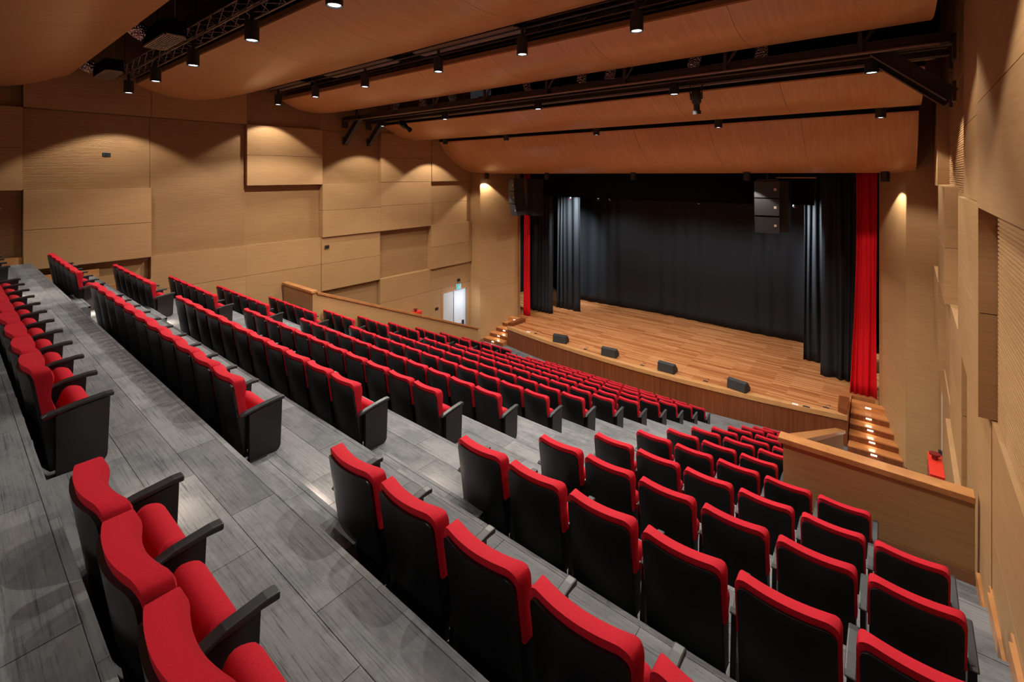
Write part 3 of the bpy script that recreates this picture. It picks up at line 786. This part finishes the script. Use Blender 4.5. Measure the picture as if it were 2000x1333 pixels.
# ------------------------------------------------------------------ profile spotlights on the bridge
def profile_spot(x, y, z, tilt, rz, lab):
    t = empty('stage_spotlight', (x, y, z), rz, lab, 'spotlight', 'theatre spotlights on the bridge')
    R = Matrix.Rotation(tilt, 4, 'X')
    def tf(mb):
        mb.v = [tuple(R @ Vector(v)) for v in mb.v]; return mb
    tf(MB().lathe([(0.001, 0.02), (0.085, 0.0), (0.10, -0.08), (0.10, -0.26), (0.075, -0.30), (0.001, -0.30)], 16)).build('lamp_house', M['lamp_black'], t, smooth=True)
    tf(MB().lathe([(0.001, -0.29), (0.065, -0.29), (0.065, -0.44), (0.085, -0.45), (0.085, -0.52), (0.07, -0.52), (0.07, -0.46), (0.001, -0.46)], 16)).build('lens_tube', M['lamp_black'], t, smooth=True)
    tf(MB().box(-0.13, -0.11, -0.02, 0.02, -0.2, -0.05).box(0.11, 0.13, -0.02, 0.02, -0.2, -0.05)).build('shutter', M['lamp_black'], t)
    y_ = MB().tube((-0.13, 0, -0.1), (-0.13, 0, 0.14), 0.012, 6).tube((0.13, 0, -0.1), (0.13, 0, 0.14), 0.012, 6).tube((-0.13, 0, 0.14), (0.13, 0, 0.14), 0.012, 6).tube((0, 0, 0.14), (0, 0, 0.26), 0.015, 6)
    y_.build('yoke', M['lamp_black'], t)
    MB().box(-0.03, 0.03, -0.04, 0.04, 0.22, 0.3).build('clamp', M['lamp_black'], t)
profile_spot(-3.40, 10.55, 1.86, math.radians(8), 0, 'black theatre spotlight hanging below the bridge over the right seats')
profile_spot(-13.7, 10.5, 1.88, math.radians(55), math.radians(-75), 'black theatre spotlight tilted below the bridge near the left wall')

# ------------------------------------------------------------------ loudspeaker arrays
def array_speaker(x, y, ztop, rz, lab):
    t = empty('speaker_array', (x, y, ztop), rz, lab, 'loudspeaker', 'hanging speaker arrays')
    z = 0.0; yo = 0.0; ang = 0.0
    for k in range(3):
        h = 0.56; a = math.radians((2, 5, 12)[k])
        R = Matrix.Rotation(a, 4, 'X')
        mb = MB().prism([(-0.36, -0.25), (0.36, -0.25), (0.28, 0.28), (-0.28, 0.28)], 'z', -h + 0.008, -0.008)
        mb.v = [tuple(R @ Vector(v) + Vector((0, yo, z))) for v in mb.v]
        cab = mb.build('cabinet', M['speaker_black'], t)
        g = MB().box(-0.34, 0.34, -0.262, -0.25, -h + 0.02, -0.02)
        g.v = [tuple(R @ Vector(v) + Vector((0, yo, z))) for v in g.v]
        g.build('grille', M['speaker_grille'], cab)
        b = MB().box(0.20, 0.265, -0.268, -0.262, -h / 2 - 0.035, -h / 2 + 0.035)
        b.v = [tuple(R @ Vector(v) + Vector((0, yo, z))) for v in b.v]
        b.build('badge', M['label_white'], cab)
        bb = MB()
        for q in ((0.215, 0.03), (0.235, 0.03)): 
            bb.box(q[0], q[0] + 0.012, -0.270, -0.268, -h / 2 - 0.02, -h / 2 + 0.02)
        bb.box(0.215, 0.25, -0.270, -0.268, -h / 2 - 0.006, -h / 2 + 0.006)
        bb.v = [tuple(R @ Vector(v) + Vector((0, yo, z))) for v in bb.v]
        bb.build('emblem', M['red_paint'], cab)
        yo += -math.sin(a) * 0 + h * math.sin(a); z -= h * math.cos(a)
    MB().box(-0.30, 0.30, -0.20, 0.25, 0.0, 0.03).box(-0.03, 0.03, -0.02, 0.02, 0.03, 0.16).build('rigging_bumper', M['steel_dark'], t)
    MB().tube((0, 0.0, 0.15), (0, 0.0, 1.9), 0.012, 6).build('suspension_cable', M['steel_dark'], t)
array_speaker(-3.22, 17.0, -0.17, math.radians(6), 'three-box black speaker array hanging at the right of the stage')
array_speaker(-13.60, 16.95, -0.17, math.radians(-28), 'three-box black speaker array hanging at the left of the stage')
def sub(x, y, rz, lab):
    t = empty('bass_speaker', (x, y, -0.17), rz, lab, 'loudspeaker')
    MB().box(-0.32, 0.32, -0.3, 0.3, -1.72, 0.0).build('cabinet', M['speaker_black'], t, bevel=0.01)
    MB().box(-0.30, 0.30, -0.312, -0.3, -1.70, -0.02).build('grille', M['speaker_grille'], t)
    MB().tube((0, 0, 0), (0, 0, 1.9), 0.012, 6).build('suspension_cable', M['steel_dark'], t)
sub(-13.22, 17.85, math.radians(-14), 'tall black bass speaker hanging behind the left speaker array')
sub(-3.06, 17.95, math.radians(2), 'tall black bass speaker hanging behind the right speaker array')
pb = MB().box(-3.0, -1.9, 17.1, 17.14, -0.10, -0.07).build('rigging_bar', M['lip']); tag(pb, 'thin pale rigging bar above the right speaker array', 'bar')

# ------------------------------------------------------------------ curtains
def curtain(name, x0, x1, y, zt, zb, mat, lab, cat, folds, amp, flare=0.0, flare_dir=0, group=None, wave2=0.0, seed=1, rz=0.0, bottom_wave=0.0):
    rnd = random.Random(seed); n = folds * 14; m = 20
    ph = [rnd.uniform(-0.5, 0.5) for _ in range(folds + 2)]
    am = [rnd.uniform(0.6, 1.15) for _ in range(folds + 2)]
    rows_f = []; xm = (x0 + x1) / 2
    for j in range(m + 1):
        v = j / m; z = zt + (zb - zt) * v; r = []
        for i in range(n + 1):
            u = i / n; q = u * folds; kf = int(min(q, folds - 1))
            a = amp * (0.62 + 0.45 * math.sin(1.7 * q + seed) * math.sin(0.6 * q + 2 * seed)) * (0.75 + 0.35 * v) * (1 + 0.15 * am[kf] * 0)
            yy = a * math.sin(2 * PI * (q + 0.33 * math.sin(1.3 * q + seed)) + 0.5 * math.sin(2.5 * v + seed + q)) + wave2 * math.sin(u * 9 + 2 * v + seed)
            x = x0 + (x1 - x0) * u
            fx = flare * v * v
            if flare_dir < 0: x -= fx * (1 - u)
            elif flare_dir > 0: x += fx * u
            x += 0.02 * math.sin(q * 2.1 + v * 4)
            zz2 = z + (bottom_wave * math.sin(u * 7 + seed) * v ** 6 if bottom_wave else 0)
            r.append((x - xm, yy, zz2 - zb))
        rows_f.append(r)
    mb = MB(); mb.quadmesh(rows_f)
    t = mb.build(name, mat, None, smooth=False)
    t.data.polygons.foreach_set('use_smooth', [True] * len(t.data.polygons))
    so = t.modifiers.new('solid', 'SOLIDIFY'); so.thickness = 0.012
    t.location = (xm, y, zb); tag(t, lab, cat, group); return t
ZB = ZS + 0.012
curtain('stage_curtain', -14.30, -13.92, 18.45, 0.25, ZB, M['red_curtain'], 'narrow bright red curtain at the left edge of the stage', 'curtain', 4, 0.07, seed=3)
curtain('stage_curtain', -0.98, -0.46, 18.42, 0.25, ZB, M['red_curtain'], 'bright red curtain at the right edge of the stage, flaring downwards', 'curtain', 4, 0.07, flare=0.14, flare_dir=-1, seed=5)
curtain('stage_curtain', -14.9, -13.25, 19.4, 0.25, ZB, M['black_curtain'], 'black leg curtain just behind the left red curtain', 'curtain', 6, 0.08, seed=7)
curtain('stage_curtain', -2.02, -0.7, 19.35, 0.25, ZB, M['black_curtain'], 'black leg curtain just behind the right red curtain', 'curtain', 5, 0.08, seed=8)
curtain('stage_curtain', -13.75, -12.36, 20.6, 0.25, ZB, M['black_curtain'], 'lit grey-black leg curtain farther back at stage left side', 'curtain', 5, 0.07, seed=11)
curtain('stage_curtain', -2.68, -1.3, 20.6, 0.25, ZB, M['black_curtain'], 'lit grey-black leg curtain farther back at stage right side', 'curtain', 5, 0.07, seed=12)
curtain('backdrop_curtain', -14.6, -0.9, 22.75, 0.25, ZB, M['black_curtain'], 'wide black curtain closing the back of the stage', 'curtain', 17, 0.045, wave2=0.12, seed=21, bottom_wave=0.02)
bd = MB().box(-13.3, -2.13, 18.62, 18.70, -1.02, 0.3).build('border_curtain', M['stage_black']); tag(bd, 'black border hanging across the top of the stage opening', 'curtain')
bd2 = MB().box(-15.5, -0.5, 21.2, 21.25, -1.2, 0.4).build('border_curtain', M['stage_black']); tag(bd2, 'second black border deeper inside the stage', 'curtain')
# grid pipe with small lamps
gp = empty('stage_light_bar', (XG, 19.9, -0.95), 0, 'dark pipe with small lamps just under the black border', 'light bar')
MB().tube((-5.6, 0, 0), (5.2, 0, 0), 0.025, 8).build('pipe', M['steel_dark'], gp)
for x in (-5.0, -3.4, -2.8, 1.2, 4.6):
    o = MB().tube((x, 0, -0.05), (x, -0.12, -0.22), 0.06, 10, 0.07).build('small_lamp', M['lamp_black'], gp, smooth=True)
    MB().tube((x, -0.124, -0.225), (x, -0.128, -0.231), 0.03, 10).build('lens', M['status_red'] if x in (-5.0,) else M['metal'], o)
for x, rz in ((-11.6, -1), (-3.9, 1)):
    d = bpy.data.lights.new('leg_beam', 'SPOT'); d.energy = 3200; d.spot_size = math.radians(70); d.spot_blend = 0.9; d.color = (0.85, 0.93, 1.0); d.shadow_soft_size = 0.15
    o = bpy.data.objects.new('leg_beam', d); o.location = (x, 19.6, -0.7)
    tgt = Vector((-13.0 if rz < 0 else -2.2, 20.7, -2.6)); o.rotation_euler = (tgt - o.location).to_track_quat('-Z', 'Y').to_euler(); col.objects.link(o)
for x in (-11.0, -7.4, -3.8):
    d = bpy.data.lights.new('stage_beam', 'SPOT'); d.energy = 420; d.spot_size = math.radians(140); d.spot_blend = 0.6; d.color = (0.92, 0.95, 1.0); d.shadow_soft_size = 0.2
    o = bpy.data.objects.new('stage_beam', d); o.location = (x, 20.0, -0.9); col.objects.link(o)

# ------------------------------------------------------------------ things on the stage
def monitor(x, y, rz, lab):
    t = empty('stage_monitor', (x, y, ZS), rz, lab, 'loudspeaker', 'wedge monitors on the stage edge')
    # wedge: sloping grille faces the stage (+y), flat back to the hall
    MB().prism([(-0.17, 0.0), (0.18, 0.0), (0.20, 0.10), (-0.02, 0.33), (-0.15, 0.30)], 'x', -0.30, 0.30).build('cabinet', M['speaker_black'], t, bevel=0.015)
    MB().prism([(-0.178, 0.02), (-0.165, 0.02), (-0.148, 0.285), (-0.161, 0.288)], 'x', -0.27, 0.27).build('grille', M['speaker_grille'], t)
    MB().box(0.30, 0.306, -0.04, 0.06, 0.12, 0.18).build('handle', M['lamp_black'], t)
for k, (x, y, r) in enumerate(((-10.78, 16.42, 12), (-8.50, 16.36, 6), (-6.26, 16.36, -2), (-3.95, 16.42, -10))):
    monitor(x, y, math.radians(r), f'black wedge monitor speaker on stage edge, {ORD[k + 1]} from the left')
def mic(x, y, lab):
    t = empty('floor_microphone', (x, y, ZS + 0.006), 0, lab, 'microphone', 'small microphones along the stage edge')
    MB().box(-0.075, 0.075, -0.025, 0.025, 0, 0.018).build('base', M['lamp_black'], t, bevel=0.008)
    mb = MB(); pr = None
    for j in range(9):
        a = j / 8 * 2.4; p = (0.05 * (1 - math.cos(a)) , 0, 0.018 + 0.08 * math.sin(a * 0.8) + 0.01 * j / 8)
        if pr: mb.tube(pr, p, 0.004, 6)
        pr = p
    mb.build('gooseneck', M['lamp_black'], t)
    MB().tube(pr, (pr[0] + 0.03, pr[1], pr[2] - 0.02), 0.012, 8).build('capsule', M['lamp_black'], t)
for k, x in enumerate((-12.2, -9.55, -7.15, -4.95, -1.62)):
    mic(x, arc_y(x) + 0.30, f'small black microphone on stage edge, {ORD[k + 1]} from the left')
fb = MB().box(-0.11, 0.05, -0.05, 0.05, 0, 0.006).build('floor_plate', M['label_white']); fb.location = (-2.33, 16.42, ZS + 0.006); tag(fb, 'small white plate on the stage edge near the right stairs', 'plate')
fb = MB().box(-0.09, 0.09, -0.04, 0.04, 0, 0.006).build('floor_plate', M['lamp_black']); fb.location = (-2.08, 16.45, ZS + 0.006); tag(fb, 'small black plate on the stage edge near the right stairs', 'plate')
fb = MB().box(-0.11, 0.07, -0.05, 0.05, 0, 0.006).build('floor_plate', M['label_white']); fb.location = (-12.55, 16.55, ZS + 0.006); tag(fb, 'small white plate on the stage edge near the left stairs', 'plate')

# ------------------------------------------------------------------ seats
SP = 0.55
def back_surface(nu, nv, W, z0, z1, r, yfun):
    """rounded-top sheet: returns rows of (x,y,z)"""
    rows = []
    for j in range(nv + 1):
        v = j / nv; v = v if v < 0.8 else v
        z = z0 + (z1 - z0) * v
        rows.append((z, v))
    # denser near the top for the rounded corners
    zs = [z0 + (z1 - r - z0) * j / (nv - 5) for j in range(nv - 5)] + [z1 - r + r * math.sin(PI / 2 * j / 5) for j in range(6)]
    out = []
    for z in zs:
        wx = W
        if z > z1 - r: wx = W - r + math.sqrt(max(r * r - (z - (z1 - r)) ** 2, 0))
        out.append([(wx * (-1 + 2 * i / nu), yfun(wx * (-1 + 2 * i / nu), z), z) for i in range(nu + 1)])
    return out
def plan(x): return 0.045 * (abs(x) / 0.25) ** 2 - 0.01      # concave towards the sitter
def rec(z): return 0.115 * (1 - z / 0.765)                     # recline
def back_y(x, z): return plan(x) + rec(z) - 0.0
def make_shell():
    f = lambda x, z: back_y(x, z) + 0.0
    A = back_surface(12, 16, 0.231, 0.03, 0.724, 0.055, lambda x, z: f(x, z) - 0.0)
    B = back_surface(12, 16, 0.231, 0.03, 0.724, 0.055, lambda x, z: f(x, z) + 0.035)
    return close(A, B)
def close(A, B):
    mb = MB(); n = len(A[0]); m = len(A)
    mb.quadmesh(A); ob = len(mb.v); mb.quadmesh(B, flip=True)
    def ia(j, i): return j * n + i
    def ib(j, i): return ob + j * n + i
    for j in range(m - 1):
        mb.f.append((ia(j, 0), ia(j + 1, 0), ib(j + 1, 0), ib(j, 0)))
        mb.f.append((ia(j, n - 1), ib(j, n - 1), ib(j + 1, n - 1), ia(j + 1, n - 1)))
    for i in range(n - 1):
        mb.f.append((ia(0, i), ib(0, i), ib(0, i + 1), ia(0, i + 1)))
        mb.f.append((ia(m - 1, i), ia(m - 1, i + 1), ib(m - 1, i + 1), ib(m - 1, i)))
    return mb
def make_cushion():
    def head(z):     # extra head-rest bulge
        return 0.045 * math.exp(-((z - 0.68) / 0.10) ** 2) + 0.02 * math.exp(-((z - 0.42) / 0.09) ** 2)
    f0 = lambda x, z: back_y(x, z) + 0.018
    def f1(x, z):
        e = min(1.0, (0.252 - abs(x)) / 0.05 + 0.45); e2 = min(1.0, (0.775 - z) / 0.05 + 0.35)
        return back_y(x, z) * 1.0 + 0.018 + (0.062 + head(z)) * (0.55 + 0.45 * max(0, e)) * (0.6 + 0.4 * max(0, e2))
    A = back_surface(14, 18, 0.246, 0.40, 0.765, 0.07, f0)
    B = back_surface(14, 18, 0.246, 0.40, 0.765, 0.07, f1)
    return close(A, B)
def rounded_box(w, l, t, r=0.045, n=4):
    bm = bmesh.new(); bmesh.ops.create_cube(bm, size=1)
    for v in bm.verts: v.co = Vector((v.co.x * w, v.co.y * l, v.co.z * t))
    bmesh.ops.bevel(bm, geom=list(bm.edges), offset=r, segments=n, affect='EDGES', profile=0.5)
    mb = MB(); mb.v = [tuple(v.co) for v in bm.verts]; mb.f = [tuple(v.index for v in f.verts) for f in bm.faces]; bm.free(); return mb
def smooth_all(o):
    o.data.polygons.foreach_set('use_smooth', [True] * len(o.data.polygons)); return o
def make_seat():
    t = empty('theatre_seat')
    sh = make_shell().build('back_shell', M['shell'], t, smooth=True)
    cu = make_cushion().build('back_cushion', M['red_fabric'], t, smooth=True)
    cu.data.set_sharp_from_angle(angle=math.radians(75))
    se = rounded_box(0.43, 0.31, 0.13, 0.055)
    R = Matrix.Rotation(math.radians(68), 4, 'X')
    se.v = [tuple(R @ Vector(v) + Vector((0, 0.265, 0.305))) for v in se.v]
    se = smooth_all(se.build('seat_cushion', M['red_fabric'], t))
    MB().box(-0.20, 0.20, 0.16, 0.20, 0.13, 0.17).build('hinge_bar', M['foot'], t)
    for sx_ in (-1, 1):
        a_, b_ = sorted((sx_ * 0.212, sx_ * 0.238))
        MB().prism([(0.13, 0.10), (0.20, 0.10), (0.20, 0.42), (0.09, 0.40)], 'x', a_, b_).build('side_bracket', M['shell'], t)
    return t
def arm_mesh(ys=0.085):
    mb = MB(); pts = [(ys, 0.435), (ys + 0.03, 0.452), (0.28, 0.478), (0.42, 0.492), (0.468, 0.49), (0.468, 0.458), (0.40, 0.462), (0.25, 0.449), (ys + 0.01, 0.422)]
    mb.prism(pts, 'x', -0.027, 0.027); return mb
def standard_mesh():
    return MB().prism([(0.13, 0.0), (0.16, 0.02), (0.38, 0.02), (0.40, 0.46), (0.17, 0.43)], 'x', -0.016, 0.016)
def end_mesh():
    pts = [(0.16, 0.0), (0.37, 0.0)]
    for k in range(5):
        a = -PI / 2 + k * PI / 8; pts.append((0.37 + 0.06 * math.cos(a), 0.06 + 0.06 * math.sin(a)))
    pts += [(0.445, 0.462), (0.24, 0.437), (0.16, 0.42)]
    return MB().prism(pts, 'x', -0.022, 0.022)
def foot_mesh():
    return MB().box(-0.05, 0.05, 0.02, 0.40, 0.0, 0.02)
seat0 = make_seat()
arm0 = arm_mesh(0.165).build('armrest', M['arm'], None, bevel=0.008)
std0 = standard_mesh().build('side_support', M['side_panel'], arm0)
foot0 = foot_mesh().build('foot', M['foot'], std0)
end0 = arm_mesh().build('armrest', M['arm'], None, bevel=0.008)
ep = end_mesh().build('end_panel', M['side_panel'], end0)
ef = MB().box(-0.04, 0.04, 0.06, 0.30, 0.0, 0.012).build('foot', M['foot'], ep)
def seat(x, y, z, lab, group, left_end, right_end):
    t = copy_tree(seat0)
    a = copy_tree(end0 if left_end else arm0, t); a.location.x = -SP / 2 + (0.014 if left_end else 0)
    if right_end:
        a = copy_tree(end0, t); a.location.x = SP / 2
    t.location = (x, y, z); tag(t, lab, 'seat', group); return t
def rowname(i):
    if i == 12: return 'front row'
    if i == 0: return 'rearmost row'
    if i <= 6: return f'{ORD[i + 1]} row from the rear'
    return f'{ORD[13 - i]} row from the stage'
XC_LAST = -4.99; XR0 = -2.93
left_start = {0: -15.2, 1: -15.0, 2: -15.2, 3: -15.25, 4: -15.28, 5: -14.73}
for i in range(13):
    zf = F[i] if i < 12 else FLOOR0
    # right block
    n = 6 if i <= 4 else 5 if i == 5 else 3
    for k in range(n):
        seat(XR0 + SP / 2 + k * SP, Y[i], zf, f'red and black seat, {rowname(i)}, right block, {ORD[k + 1]} from the right aisle', 'right block seats', k == 0, k == n - 1)
    for k in range(11):
        seat(XC_LAST + SP / 2 - k * 0.538, Y[i], zf, f'red and black seat, {rowname(i)}, centre block, {ORD[k + 1]} from the right aisle', 'centre block seats', k == 10, k == 0)
    xs0 = left_start.get(i, -13.66); n = 6 if i <= 4 else 5 if i == 5 else 3
    if i == 5: xs0 = -14.73
    for k in range(n):
        seat(xs0 + SP / 2 + k * 0.545, Y[i], zf, f'red and black seat, {rowname(i)}, left block, {ORD[k + 1]} from the wall side', 'left block seats', k == 0, k == n - 1)
for r in (seat0, arm0, end0):
    for ch in list(r.children_recursive): bpy.data.objects.remove(ch)
    bpy.data.objects.remove(r)
